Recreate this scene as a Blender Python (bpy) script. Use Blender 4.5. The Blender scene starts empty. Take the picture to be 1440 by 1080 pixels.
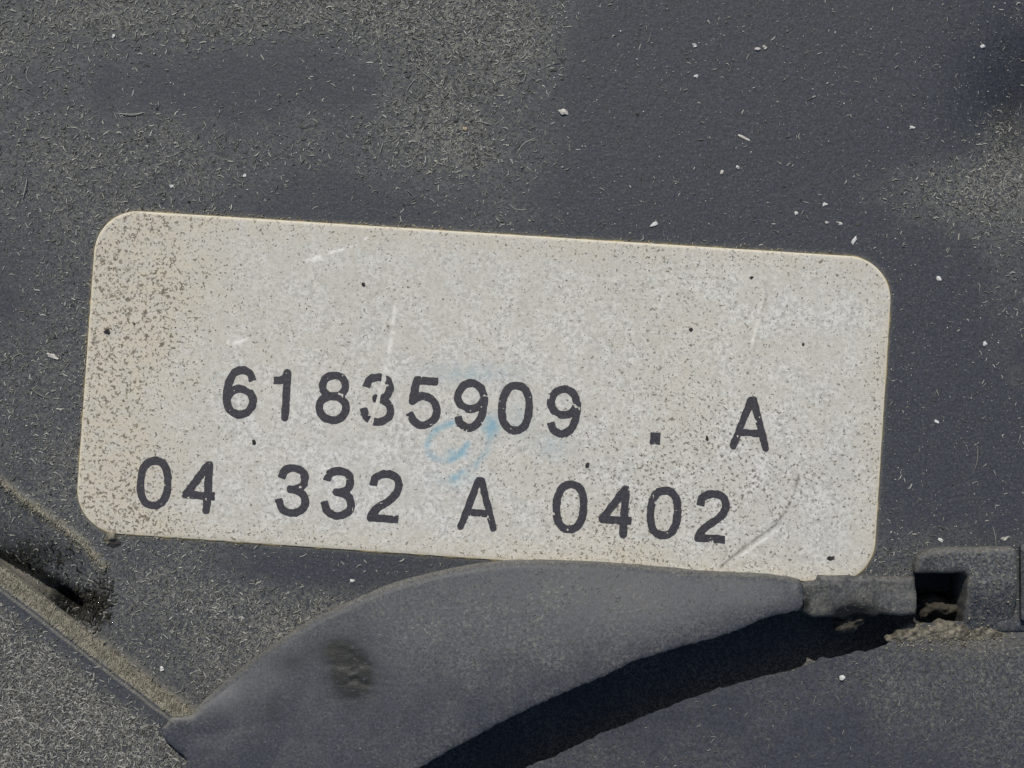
import bpy, bmesh, math
import numpy as np
from mathutils import Vector

# ------------------------------------------------------------------ camera, sky, sun, exposure
# one Blender unit is one centimetre; all modelling below is in millimetres (MM converts)
MM = 0.1
K = 64.4 / 1440.0          # millimetres per photograph pixel on the plane of the housing
CAM_H = 120.0              # the camera is held 120 mm above the housing
scene = bpy.context.scene
scene.unit_settings.system = 'METRIC'
scene.unit_settings.scale_length = 0.01
COL = scene.collection

cam_data = bpy.data.cameras.new("camera")
cam = bpy.data.objects.new("camera", cam_data)
COL.objects.link(cam)
cam.location = (0, 0, CAM_H * MM)
cam_data.sensor_width = 36
cam_data.lens = 36 * CAM_H / 64.4
cam_data.clip_start = 0.05
cam_data.clip_end = 1000
scene.camera = cam

SUN_EL, SUN_AZ = math.radians(50), math.radians(-14)
world = bpy.data.worlds.new("World")
scene.world = world
world.use_nodes = True
wn = world.node_tree
sky = wn.nodes.new('ShaderNodeTexSky')
sky.sky_type = 'NISHITA'
sky.sun_disc = False
sky.sun_elevation = SUN_EL
sky.sun_rotation = SUN_AZ
wn.links.new(sky.outputs[0], wn.nodes['Background'].inputs['Color'])
wn.nodes['Background'].inputs['Strength'].default_value = 0.08
sun_d = bpy.data.lights.new("sun", 'SUN')
sun_d.energy = 3.5
sun_d.angle = math.radians(0.6)
sun_d.color = (1.0, 0.955, 0.88)
sun = bpy.data.objects.new("sun", sun_d)
COL.objects.link(sun)
sv = Vector((math.sin(SUN_AZ) * math.cos(SUN_EL), math.cos(SUN_AZ) * math.cos(SUN_EL), math.sin(SUN_EL)))
sun.rotation_euler = sv.to_track_quat('Z', 'Y').to_euler()
sun.location = sv * 40
scene.view_settings.view_transform = 'Standard'
scene.view_settings.look = 'None'
scene.view_settings.exposure = 0.0
scene.view_settings.gamma = 1.0
scene.view_settings.use_curve_mapping = False
scene.cycles.use_denoising = False          # keep the fine grain of the dust
scene.cycles.use_adaptive_sampling = False

rng = np.random.default_rng(11)

# ------------------------------------------------------------------ small maths
def wx(px, z=0.0): return (np.asarray(px, float) - 720.0) * K * (CAM_H - z) / CAM_H
def wy(py, z=0.0): return -(np.asarray(py, float) - 540.0) * K * (CAM_H - z) / CAM_H
def pts(lst, z=0.0):
    a = np.array(lst, float)
    if a.shape[1] == 3:
        return np.stack([wx(a[:, 0], a[:, 2]), wy(a[:, 1], a[:, 2])], 1)
    return np.stack([wx(a[:, 0], z), wy(a[:, 1], z)], 1)
def ux(x): return x / K + 720.0
def uy(y): return -y / K + 540.0

TABLE = rng.random((256, 256))
def vnoise(x, y, s, seed=0):
    x = np.asarray(x, float) * s + seed * 17.31; y = np.asarray(y, float) * s + seed * 9.77
    xi = np.floor(x).astype(int); yi = np.floor(y).astype(int)
    fx = x - xi; fy = y - yi
    fx = fx * fx * (3 - 2 * fx); fy = fy * fy * (3 - 2 * fy)
    g = lambda a, b: TABLE[(a + seed * 31) % 256, (b + seed * 57) % 256]
    return (g(xi, yi) * (1 - fx) + g(xi + 1, yi) * fx) * (1 - fy) + (g(xi, yi + 1) * (1 - fx) + g(xi + 1, yi + 1) * fx) * fy
def fbm(x, y, s, seed=0, octv=3):
    t = 0; a = 1.0; n = 0
    for k in range(octv):
        t = t + a * vnoise(x, y, s * 2 ** k, seed + k); n += a; a *= 0.5
    return t / n
def sstep(a, b, v):
    t = np.clip((v - a) / (b - a), 0, 1)
    return t * t * (3 - 2 * t)
def gauss(px, py, cx, cy, sx, sy): return np.exp(-0.5 * (((px - cx) / sx) ** 2 + ((py - cy) / sy) ** 2))
def seg_dist(x, y, a, b):
    dx, dy = b[0] - a[0], b[1] - a[1]
    t = np.clip(((x - a[0]) * dx + (y - a[1]) * dy) / (dx * dx + dy * dy + 1e-12), 0, 1)
    return np.hypot(x - a[0] - t * dx, y - a[1] - t * dy)
def line_dist(x, y, P):
    d = np.full(np.shape(x), 1e9)
    for a, b in zip(P[:-1], P[1:]): d = np.minimum(d, seg_dist(x, y, a, b))
    return d
def poly_sdf(x, y, P):                      # positive inside
    d = np.full(np.shape(x), 1e9); ins = np.zeros(np.shape(x), bool)
    n = len(P)
    for i in range(n):
        a, b = P[i], P[(i + 1) % n]
        d = np.minimum(d, seg_dist(x, y, a, b))
        c = (a[1] > y) != (b[1] > y)
        den = b[1] - a[1] if abs(b[1] - a[1]) > 1e-9 else 1e-9
        ins ^= c & (x < (b[0] - a[0]) * (y - a[1]) / den + a[0])
    return np.where(ins, d, -d)
def smooth_line(P, n=6):                    # Catmull-Rom through the points
    P = np.asarray(P, float)
    Q = np.vstack([2 * P[0] - P[1], P, 2 * P[-1] - P[-2]])
    out = []
    for i in range(1, len(Q) - 2):
        for t in np.arange(n) / n:
            a, b, c, d = Q[i - 1], Q[i], Q[i + 1], Q[i + 2]
            out.append(0.5 * (2 * b + (c - a) * t + (2 * a - 5 * b + 4 * c - d) * t ** 2 + (3 * b - a - 3 * c + d) * t ** 3))
    out.append(P[-1])
    return np.array(out)

# ------------------------------------------------------------------ object helpers
def tag(o, label=None, cat=None, group=None, kind=None):
    if label: o["label"] = label
    if cat: o["category"] = cat
    if group: o["group"] = group
    if kind: o["kind"] = kind
    return o
def empty(name, loc):                       # loc in mm
    o = bpy.data.objects.new(name, None)
    o.empty_display_size = 0.2
    COL.objects.link(o)
    o.location = Vector(loc) * MM
    return o
def obj(name, V, F, mat, parent=None, origin=None, attrs=None, smooth=True, nsmooth=None):
    """one mesh object; V in mm (scene), F list or int array of faces"""
    V = np.asarray(V, float)
    o0 = np.array(parent.location) / MM if parent is not None else np.array(origin if origin is not None else (0, 0, 0), float)
    me = bpy.data.meshes.new(name)
    W = (V - o0) * MM
    if isinstance(F, np.ndarray):
        nv, nf, k = len(W), len(F), F.shape[1]
        me.vertices.add(nv); me.vertices.foreach_set("co", W.astype(np.float32).ravel())
        me.loops.add(nf * k); me.loops.foreach_set("vertex_index", F.astype(np.int32).ravel())
        me.polygons.add(nf); me.polygons.foreach_set("loop_start", np.arange(0, nf * k, k, dtype=np.int32))
        me.update(calc_edges=True)
    else:
        me.from_pydata(W.tolist(), [], F)
        me.update()
    if attrs:
        for k, v in attrs.items():
            a = me.attributes.new(k, 'FLOAT', 'POINT')
            a.data.foreach_set("value", np.asarray(v, np.float32))
    if smooth: me.polygons.foreach_set("use_smooth", np.ones(len(me.polygons), bool))
    me.materials.append(mat)
    me.validate()
    o = bpy.data.objects.new(name, me)
    COL.objects.link(o)
    if parent is not None: o.parent = parent
    else: o.location = Vector(o0) * MM
    return o

def slab_data(sdf, bbox, step, ztop, zbot, undercut=0.0, attrs=None, skirt=True):
    """cut a plate out of a fine grid along the zero line of sdf, with a shaped top and side walls"""
    x0, x1, y0, y1 = bbox
    nx = int((x1 - x0) / step) + 2; ny = int((y1 - y0) / step) + 2
    xs = x0 + np.arange(nx) * step; ys = y0 + np.arange(ny) * step
    X, Y = np.meshgrid(xs, ys)
    D = sdf(X, Y)
    D = np.where(np.abs(D) < 0.02 * step, 0.02 * step, D)
    ins = D > 0
    idx = -np.ones((ny, nx), int)
    idx[ins] = np.arange(ins.sum())
    vx = list(X[ins]); vy = list(Y[ins]); vd = list(D[ins])
    GY, GX = np.gradient(D, step)
    cross = {}
    def crossing(j, i, j2, i2):
        key = (j, i, j2, i2) if (j, i) < (j2, i2) else (j2, i2, j, i)
        if key in cross: return cross[key]
        a, b = D[j, i], D[j2, i2]; t = a / (a - b)
        vx.append(X[j, i] + t * (X[j2, i2] - X[j, i])); vy.append(Y[j, i] + t * (Y[j2, i2] - Y[j, i])); vd.append(0.0)
        cross[key] = len(vx) - 1
        grad[len(vx) - 1] = (GX[j, i], GY[j, i])
        return cross[key]
    grad = {}
    c = [ins[:-1, :-1], ins[:-1, 1:], ins[1:, 1:], ins[1:, :-1]]
    s = sum(a.astype(int) for a in c)
    full = np.argwhere(s == 4)
    faces = []
    if len(full):
        j, i = full[:, 0], full[:, 1]
        faces = np.stack([idx[j, i], idx[j, i + 1], idx[j + 1, i + 1], idx[j + 1, i]], 1).tolist()
    edges = []
    for j, i in np.argwhere((s > 0) & (s < 4)):
        cs = [(j, i), (j, i + 1), (j + 1, i + 1), (j + 1, i)]
        poly = []; ex = None; first = None; segs = []
        for k in range(4):
            a, b = cs[k], cs[(k + 1) % 4]
            if ins[a]: poly.append(int(idx[a]))
            if ins[a] != ins[b]:
                v = crossing(a[0], a[1], b[0], b[1]); poly.append(v)
                if ins[a]: ex = v
                else:
                    if ex is None: first = v
                    else: segs.append((ex, v)); ex = None
        if first is not None and ex is not None: segs.append((ex, first))
        if len(poly) >= 3: faces.append(poly)
        edges += segs
    vx = np.array(vx); vy = np.array(vy); vd = np.array(vd)
    vz = ztop(vx, vy, vd)
    V = np.stack([vx, vy, vz], 1)
    A = {k: np.asarray(f(vx, vy, vd), float) * np.ones(len(vx)) for k, f in (attrs or {}).items()}
    if skirt and edges:
        bd = sorted({v for e in edges for v in e}); mp = {v: q for q, v in enumerate(bd)}
        n0 = len(V); m = len(bd)
        top = V[bd].copy(); bot = top.copy(); bot[:, 2] = zbot
        g = np.array([grad[v] for v in bd]); g /= (np.linalg.norm(g, axis=1, keepdims=True) + 1e-9)
        bot[:, :2] += g * (undercut * (top[:, 2:3] - zbot))
        V = np.vstack([V, top, bot])
        for k in A: A[k] = np.concatenate([A[k], A[k][bd], A[k][bd]])
        for a, b in edges:
            faces.append([n0 + mp[b], n0 + mp[a], n0 + m + mp[a], n0 + m + mp[b]])
    return V, faces, A
def slab(name, mat, parent, sdf, bbox, step, ztop, zbot, undercut=0.0, attrs=None, origin=None, smooth=True, skirt=True):
    V, F, A = slab_data(sdf, bbox, step, ztop, zbot, undercut, attrs, skirt)
    return obj(name, V, F, mat, parent, origin, A, smooth)

def fibre_mesh(x, y, zfun, L, W, seed, lift=0.0, curl=1.0, nseg=4, ends=0.5):
    """thin curled fibres, three-sided tubes following the surface zfun"""
    r = np.random.default_rng(seed)
    n = len(x); m = nseg + 1
    th = r.random(n) * 2 * np.pi
    kap = r.normal(0, 1.0, n) * curl
    P = np.zeros((n, m, 3)); T = np.zeros((n, m, 2))
    cx, cy = x.copy(), y.copy(); a = th.copy()
    for k in range(m):
        P[:, k, 0] = cx; P[:, k, 1] = cy
        T[:, k, 0] = np.cos(a); T[:, k, 1] = np.sin(a)
        a = a + (kap + r.normal(0, 0.35, n) * curl) / nseg * 2.0
        cx = cx + np.cos(a) * L / nseg; cy = cy + np.sin(a) * L / nseg
    arch = np.sin(np.linspace(0, np.pi, m))[None, :] * (r.random(n) ** 2 * lift)[:, None]
    P[:, :, 2] = zfun(P[:, :, 0], P[:, :, 1]) + arch + (W * 0.25)[:, None]
    taper = np.array([ends] + [1.0] * (m - 2) + [ends * 0.9])
    N = np.stack([-T[:, :, 1], T[:, :, 0], np.zeros((n, m))], 2)
    w = (W[:, None] * taper[None, :])[:, :, None] * 0.5
    up = np.array([0, 0, 1.0])
    V = np.stack([P - N * w - up * w * 0.4, P + N * w - up * w * 0.4, P + up * w * 0.6], 2).reshape(-1, 3)
    base = (np.arange(n) * m * 3)[:, None, None]
    k = np.arange(nseg)[None, :, None] * 3
    e = np.arange(3)[None, None, :]; e2 = (e + 1) % 3
    F = np.stack([base + k + e, base + k + e2, base + k + 3 + e2, base + k + 3 + e], 3).reshape(-1, 4)
    return V, F, m * 3
def grain_mesh(x, y, zfun, R, seed):
    """tiny irregular crumbs (bent octahedra)"""
    r = np.random.default_rng(seed); n = len(x)
    O = np.array([[1, 0, 0], [-1, 0, 0], [0, 1, 0], [0, -1, 0], [0, 0, 1], [0, 0, -1]], float)
    V = O[None] * R[:, None, None] * r.uniform(0.6, 1.3, (n, 6, 1))
    a = r.random(n) * 6.28; c, s = np.cos(a)[:, None], np.sin(a)[:, None]
    xr = V[:, :, 0] * c - V[:, :, 1] * s; yr = V[:, :, 0] * s + V[:, :, 1] * c
    V = np.stack([xr + x[:, None], yr + y[:, None], V[:, :, 2] * 0.8 + (zfun(x, y) + R * 0.4)[:, None]], 2).reshape(-1, 3)
    f = np.array([[0, 2, 4], [2, 1, 4], [1, 3, 4], [3, 0, 4], [2, 0, 5], [1, 2, 5], [3, 1, 5], [0, 3, 5]])
    F = (np.arange(n)[:, None, None] * 6 + f[None]).reshape(-1, 3)
    return V, F, 6

# ------------------------------------------------------------------ materials
def new_mat(name):
    m = bpy.data.materials.new(name); m.use_nodes = True
    nt = m.node_tree; b = nt.nodes['Principled BSDF']
    return m, nt, b
class NT:
    def __init__(s, nt): s.nt = nt
    def n(s, t, **kw):
        q = s.nt.nodes.new(t)
        for k, v in kw.items(): setattr(q, k, v)
        return q
    def l(s, a, b): s.nt.links.new(a, b)
    def attr(s, name): return s.n('ShaderNodeAttribute', attribute_name=name).outputs['Fac']
    def coord(s): return s.n('ShaderNodeTexCoord').outputs['Object']
    def noise(s, scale, detail=2.0, rough=0.5, vec=None, dist=0.0):
        q = s.n('ShaderNodeTexNoise'); q.inputs['Scale'].default_value = scale
        q.inputs['Detail'].default_value = detail; q.inputs['Roughness'].default_value = rough; q.inputs['Distortion'].default_value = dist
        s.l(vec if vec is not None else s.coord(), q.inputs['Vector']); return q.outputs['Fac']
    def ramp(s, v, a, b, lo=0.0, hi=1.0):
        q = s.n('ShaderNodeMapRange', interpolation_type='SMOOTHSTEP')
        q.inputs['From Min'].default_value = a; q.inputs['From Max'].default_value = b
        q.inputs['To Min'].default_value = lo; q.inputs['To Max'].default_value = hi
        s.l(v, q.inputs['Value']); return q.outputs['Result']
    def m(s, op, a, b=None, clamp=False):
        q = s.n('ShaderNodeMath', operation=op, use_clamp=clamp)
        for i, v in enumerate((a, b)):
            if v is None: continue
            if isinstance(v, (int, float)): q.inputs[i].default_value = v
            else: s.l(v, q.inputs[i])
        return q.outputs[0]
    def mix(s, f, a, b, blend='MIX'):
        q = s.n('ShaderNodeMix', data_type='RGBA', blend_type=blend)
        if isinstance(f, (int, float)): q.inputs[0].default_value = f
        else: s.l(f, q.inputs[0])
        for i, v in ((6, a), (7, b)):
            if isinstance(v, tuple): q.inputs[i].default_value = (*v, 1)
            else: s.l(v, q.inputs[i])
        return q.outputs[2]
    def bump(s, h, strength, dist, normal=None):
        q = s.n('ShaderNodeBump'); q.inputs['Strength'].default_value = strength; q.inputs['Distance'].default_value = dist
        s.l(h, q.inputs['Height'])
        if normal is not None: s.l(normal, q.inputs['Normal'])
        return q.outputs['Normal']

def plastic(name, base, dustc, tanc, worm=1.0, grain=0.35, rough=0.55, bumpd=0.004, dustmul=1.0, lumpy=0.9):
    """weathered black plastic; dust film driven by the 'dust' and 'tan' attributes"""
    m, nt, b = new_mat(name); t = NT(nt)
    d = t.attr('dust'); tn = t.attr('tan'); sc = t.attr('scuff_shade')
    lump_ = t.noise(26, 3, 0.6)
    fine = t.noise(62, 3, 0.65)
    worms = t.noise(40, 1.5, 0.5, dist=0.7)
    w1 = t.m('ABSOLUTE', t.m('SUBTRACT', worms, 0.5))
    w1 = t.ramp(w1, 0.02, 0.07, 1.0, 0.0)                           # squiggly hairs of dust
    w2 = t.noise(46, 2, 0.55, dist=0.4)
    w2 = t.ramp(w2, 0.52, 0.66)
    hair = t.m('MAXIMUM', t.m('MULTIPLY', w1, 0.95 * worm), t.m('MULTIPLY', w2, 0.9))
    broad = t.noise(2.2, 4, 0.6)
    overlay = t.m('MULTIPLY', d, t.ramp(broad, 0.3, 0.75, 0.65, 1.2))
    cover = t.m('MULTIPLY', overlay, t.m('ADD', t.m('MULTIPLY', hair, 0.95), 0.05), True)
    if dustmul != 1.0: cover = t.m('MULTIPLY', cover, dustmul, True)
    spark = t.ramp(t.noise(75, 1, 0.5), 0.62, 0.74)
    cover = t.m('MAXIMUM', cover, t.m('MULTIPLY', spark, grain))
    basec = t.mix(t.ramp(fine, 0.3, 0.7), tuple(c * 0.66 for c in base), tuple(c * 1.32 for c in base))
    col = t.mix(cover, basec, dustc)
    tcov = t.m('MULTIPLY', tn, t.ramp(t.noise(60, 3, 0.65, dist=0.5), 0.30, 0.62, 0.25, 1.0), True)
    col = t.mix(tcov, col, tanc)
    scr = t.n('ShaderNodeMapping'); t.l(t.coord(), scr.inputs['Vector']); scr.inputs['Scale'].default_value = (1.0, 2.0, 1.0)
    sm = t.m('MULTIPLY', sc, t.ramp(t.noise(30, 5, 0.75, vec=scr.outputs[0]), 0.34, 0.46), True)
    col = t.mix(sm, col, (0.006, 0.007, 0.006))
    t.l(col, b.inputs['Base Color'])
    t.l(t.ramp(cover, 0.0, 0.7, rough, 0.95), b.inputs['Roughness'])
    b.inputs['Specular IOR Level'].default_value = 0.35
    h = t.m('ADD', t.m('ADD', t.m('MULTIPLY', fine, 0.55), t.m('MULTIPLY', lump_, lumpy)), t.m('ADD', t.m('MULTIPLY', cover, 0.6), t.m('MULTIPLY', tcov, 0.7)))
    t.l(t.bump(h, 0.7, bumpd), b.inputs['Normal'])
    return m

M_PANEL = plastic('dusty_panel_plastic', (0.0365, 0.041, 0.0495), (0.20, 0.195, 0.168), (0.30, 0.275, 0.21))
M_HOOD = plastic('smooth_grey_plastic', (0.038, 0.042, 0.0515), (0.19, 0.188, 0.17), (0.24, 0.22, 0.17), worm=0.5, grain=0.35, rough=0.5, bumpd=0.0022, lumpy=0.35)
M_COVER = plastic('cover_plastic', (0.038, 0.042, 0.0515), (0.185, 0.182, 0.16), (0.26, 0.235, 0.175), worm=0.5, grain=0.25, rough=0.5, bumpd=0.003)

def tone_mat(name, lo, hi, rough=0.9):
    m, nt, b = new_mat(name); t = NT(nt)
    t.l(t.mix(t.attr('tone'), lo, hi), b.inputs['Base Color'])
    b.inputs['Roughness'].default_value = rough
    b.inputs['Specular IOR Level'].default_value = 0.2
    return m
M_LINT = tone_mat('lint', (0.075, 0.075, 0.068), (0.44, 0.432, 0.385))
M_DARKLINT = tone_mat('dark_lint', (0.008, 0.008, 0.007), (0.10, 0.095, 0.07))
M_TANLINT = tone_mat('tan_lint', (0.11, 0.10, 0.075), (0.42, 0.39, 0.30))
M_SPECK = tone_mat('dust_specks', (0.12, 0.119, 0.108), (0.66, 0.65, 0.60))
M_BROWNSPECK = tone_mat('brown_specks', (0.02, 0.017, 0.012), (0.17, 0.135, 0.08))

def grit_mat(name, c, var=0.25):
    m, nt, b = new_mat(name); t = NT(nt)
    n = t.noise(45, 3, 0.6)
    t.l(t.mix(t.ramp(n, 0.3, 0.7), tuple(q * (1 - var) for q in c), tuple(min(1, q * (1 + var)) for q in c)), b.inputs['Base Color'])
    b.inputs['Roughness'].default_value = 0.85
    t.l(t.bump(n, 0.6, 0.004), b.inputs['Normal'])
    return m
M_PALE = grit_mat('pale_grit', (0.46, 0.44, 0.39))
M_WHITE = grit_mat('white_grit', (0.56, 0.56, 0.53), 0.2)
M_TANGRIT = grit_mat('tan_grit', (0.36, 0.30, 0.19))
M_BLACKGRIT = grit_mat('black_grit', (0.022, 0.02, 0.018))
def dirt_mat(name, k):
    m, nt, b = new_mat(name); t = NT(nt)
    n = t.noise(28, 5, 0.7); n2 = t.noise(9, 3, 0.6)
    c = t.mix(t.ramp(n, 0.32, 0.66), (0.035, 0.030, 0.022), (0.27 * k, 0.245 * k, 0.185 * k))
    c = t.mix(t.ramp(n2, 0.45, 0.68, 0, 0.8), c, (0.07, 0.062, 0.045))
    t.l(c, b.inputs['Base Color']); b.inputs['Roughness'].default_value = 0.95
    t.l(t.bump(n, 1.0, 0.02), b.inputs['Normal'])
    return m
M_DIRT = dirt_mat('crusted_dirt', 1.0)
M_DARKDIRT = dirt_mat('dark_dirt', 0.22)

# ------------------------------------------------------------------ layout lines (photograph pixels turned into places)
LBL = pts([(137.4, 293.7), (1255.5, 364.1), (1226.4, 823.4), (105.2, 745.9)])   # label corners TL TR BR BL
LU = (LBL[1] - LBL[0] + LBL[2] - LBL[3]) / 2; LW = np.linalg.norm(LU); LU = LU / LW
LV = (LBL[0] - LBL[3] + LBL[1] - LBL[2]) / 2; LH = np.linalg.norm(LV); LV = LV / LH
RIDGE = pts([(-260, 480), (-90, 608), (0, 676), (37, 707), (82, 737), (118, 766), (148, 800)])
WALLBASE = pts([(-300, 566), (0, 795), (71, 849), (124, 890), (178, 931), (237, 976), (272, 1002)])
POCKET = np.vstack([RIDGE, pts([(162, 828), (160, 858), (150, 885), (124, 900), (71, 860), (0, 808), (-300, 575)])])

HOOD_UP = smooth_line(np.vstack([pts([(272, 1002), (290, 982)], 1.4), pts([(320, 955), (360, 923), (400, 896), (436, 872), (483, 850), (539, 825), (594, 808), (650, 796), (700, 789), (750, 787), (797, 788), (900, 794), (1000, 803), (1067, 806), (1110, 811)], 1.0)]), 5)
HOOD_END = pts([(1126, 815, 1.0), (1129, 822, 1.0), (1128, 852, 1.6), (1124, 858, 1.8)])
HOOD_LOW = smooth_line(pts([(1100, 863, 1.9), (1072, 870, 2.0), (1042, 884, 2.2), (994, 900, 2.4), (942, 914, 2.6), (887, 932, 2.7), (850, 950, 2.7), (789, 976, 2.7), (728, 1004, 2.7), (652, 1044, 2.7), (591, 1079, 2.7), (500, 1140, 2.7), (420, 1205, 2.7)]), 5)
HOOD_LEFT = pts([(330, 1240, 2.4), (275, 1160, 2.4), (258, 1095, 2.4), (263, 1068, 2.4), (250, 1056, 2.4), (233, 1042, 2.3), (227, 1026, 2.2), (240, 1010, 2.0), (255, 1006, 1.8)])
HOOD = np.vstack([HOOD_UP, HOOD_END, HOOD_LOW, HOOD_LEFT])
ZC = -0.3
COVER_TOP = smooth_line(pts([(560, 1190), (650, 1128), (743, 1079), (805, 1050), (866, 1024), (921, 1002), (957, 987), (997, 973), (1060, 955), (1120, 940), (1153, 931), (1197, 919), (1240, 909), (1262, 896), (1280, 881), (1300, 877), (1330, 876), (1362, 872)], ZC), 5)
COVER = np.vstack([COVER_TOP, pts([(1368, 800), (1420, 785), (1900, 785), (1900, 1700), (560, 1700)], ZC)])
GAPLINE = np.vstack([pts([(300, 1700), (330, 1240)], 1.5), HOOD_LOW[::-1], pts([(1127, 872), (1290, 884), (1365, 884), (1372, 930), (1900, 930), (1900, 1700)], 0.5)])

CR = 2.75
def label_sdf(X, Y, grow=0.0):
    d = np.full(np.shape(X), 1e9)
    # inset quadrilateral with rounded corners
    C = LBL.mean(0); Q = []
    for i in range(4):
        p = LBL[i]; a = LBL[(i + 1) % 4] - p; b = LBL[i - 1] - p
        Q.append(p + a / np.linalg.norm(a) * CR + b / np.linalg.norm(b) * CR)
    return poly_sdf(X, Y, np.array(Q)) + CR + grow

def dustmap(px, py):
    d = 0.30 + 0 * px
    for cx, cy, sx, sy, a in ((60, 150, 170, 170, .30), (230, 240, 150, 60, .30), (640, 110, 95, 120, .62), (720, 60, 60, 60, .2), (480, 15, 300, 42, .40),
                              (620, 230, 110, 60, .22), (60, 560, 80, 160, .34), (330, 112, 190, 34, -.42), (480, 118, 70, 34, -.2), (500, 272, 160, 36, -.36), (290, 30, 200, 25, .2), (1000, 200, 210, 210, -.30),
                              (900, 40, 110, 110, -.12), (1180, 60, 150, 120, -.25), (1340, 480, 75, 200, -.32), (1345, 275, 85, 45, .62), (1425, 260, 40, 60, .25), (1415, 430, 45, 90, .40), (320, 880, 140, 80, .62),
                              (430, 800, 95, 24, -.55), (20, 400, 40, 60, -.34), (150, 690, 60, 60, .25), (1255, 790, 40, 30, .35), (1420, 200, 40, 50, .3)):
        d = d + a * gauss(px, py, cx, cy, sx, sy)
    x, y = wx(px), wy(py)
    d = d + 0.42 * (fbm(x, y, 0.22, 3, 4) - 0.5) + 0.38 * (fbm(x + 2.2 * fbm(x, y, .25, 91, 2), y + 2.2 * fbm(x, y, .25, 95, 2), 0.75, 8, 4) - 0.5)
    return np.clip((d - 0.20) * 1.25, 0.03, 1.1)

def panel_z(x, y):
    px, py = ux(x), uy(y)
    z = 0.10 * (fbm(x, y, 0.06, 5, 2) - 0.5)
    dl = poly_sdf(x, y, LBL)
    z = z * sstep(0, 6, -dl)                                          # flat where the label is stuck
    # pocket beside the raised panel
    pk = poly_sdf(x, y, POCKET)
    rd = line_dist(x, y, RIDGE)
    dep = np.clip(rd, 0, 4.2) * 0.24 * sstep(0.0, 0.5, pk)
    dep = dep * sstep(0, 2.2, np.where(px > 60, np.minimum(pk + 0.25, 3), 3)) 
    z = z - dep * (pk > 0)
    hole = line_dist(x, y, pts([(-40, 778), (30, 812), (70, 832), (100, 856)]))
    z = z - 3.2 * np.exp(-(hole / 0.55) ** 2) * (0.35 + 0.65 * gauss(px, py, 88, 848, 26, 24)) * sstep(0, .2, pk)
    z = z + 0.2 * np.exp(-(rd / 0.22) ** 2) * (0.6 + 0.8 * vnoise(x, y, 1.6, 2))
    # dished hollow at the right border, and slow swell
    z = z - 1.9 * gauss(px, py, 1462, 165, 58, 72)
    # the slot under the hood
    g = poly_sdf(x, y, GAPLINE)
    z = z - 3.4 * sstep(-0.2, 1.2, g + 1.8)
    rc = poly_sdf(x, y, pts([(1288, 806), (1372, 806), (1372, 900), (1288, 900)]))
    z = z - 4.0 * sstep(-0.1, 0.3, rc) * (g + 1.8 < 0.6)
    return z

# ------------------------------------------------------------------ the housing
housing = empty('plastic_housing', (0, 0, -9.5))
tag(housing, 'dark grey dusty plastic housing behind and around the printed label', 'plastic housing')
def axis(lo, hi, a, b, step):
    mid = np.arange(a, b + step, step)
    return np.concatenate([np.linspace(lo, a - 1.0, 14), mid, np.linspace(b + 1.0, hi, 14)])
xs = axis(-90, 90, -36, 36, 0.16); ys = axis(-90, 90, -27, 27, 0.16)
X, Y = np.meshgrid(xs, ys); sh = X.shape
x, y = X.ravel(), Y.ravel()
z = panel_z(x, y); px, py = ux(x), uy(y)
dust = dustmap(px, py)
rdm = line_dist(x, y, RIDGE)
dle = np.abs(label_sdf(x, y))
tan_ = np.clip(1.0 * np.exp(-(rdm / 0.24) ** 2) + 0.5 * np.exp(-(line_dist(x, y, WALLBASE) / 0.35) ** 2) + 0.35 * np.exp(-(dle / 0.16) ** 2), 0, 1)
pk = poly_sdf(x, y, POCKET)
scuff_shade = np.clip(gauss(px, py, 95, 850, 32, 17) * 1.3 + gauss(px, py, 35, 778, 36, 14) * 0.9 + gauss(px, py, 132, 864, 20, 16) * 0.8, 0, 1) * (pk > 0.1) + np.clip(gauss(px, py, 1432, 180, 22, 40), 0, 1) * 0.45  # shade painted dark into the pocket hole and right hollow, plus matted fuzz
dust = np.where(pk > 0, 0.55 - 0.1 * pk, dust)
dust = np.clip(dust, 0.02, 1.1) * (poly_sdf(x, y, GAPLINE) < -2.0) + 0.9 * (poly_sdf(x, y, GAPLINE) >= -2.0)
nxg, nyg = len(xs), len(ys)
ii, jj = np.meshgrid(np.arange(nxg - 1), np.arange(nyg - 1))
q = (jj * nxg + ii).ravel()
obj('back_panel', np.stack([x, y, z], 1), np.stack([q, q + 1, q + nxg + 1, q + nxg], 1), M_PANEL, housing, attrs={'dust': dust, 'tan': tan_, 'scuff_shade': scuff_shade})

# raised panel at the lower left with a dusty sloping side
RZ = 1.7
RAISED = np.vstack([smooth_line(WALLBASE, 4), pts([(300, 1030), (360, 1110), (420, 1250), (420, 1700), (-1300, 1700), (-1300, 300), (-300, 560)])])
def raised_sdf(X, Y): return poly_sdf(X, Y, RAISED) + 0.045 * (vnoise(X, Y, 2.2, 4) - 0.5)
def raised_z(x, y, d):
    zz = RZ * sstep(-0.15, 0.62, d)
    zz = zz - 0.16 * np.exp(-((d - 0.70) / 0.05) ** 2) + 0.05 * np.exp(-((d - 0.82) / 0.05) ** 2)
    return zz + 0.05 * (fbm(x, y, 0.3, 6, 2) - 0.5)
def raised_dust(x, y, d):
    e = sstep(1.0, 2.3 + 0 * d, d + 1.6 * (fbm(x, y, 0.35, 9, 3) - 0.5))
    return np.clip((0.25 + 0.65 * fbm(x, y, 0.3, 12, 3)) * (0.12 + 0.88 * e) * 1.25, 0, 1)
def raised_tan(x, y, d): return np.clip(sstep(0.64, 0.48, d) * (0.6 + 0.7 * vnoise(x, y, 1.3, 7)) + 0.7 * np.exp(-((d - 0.82) / 0.045) ** 2), 0, 1)
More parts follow.
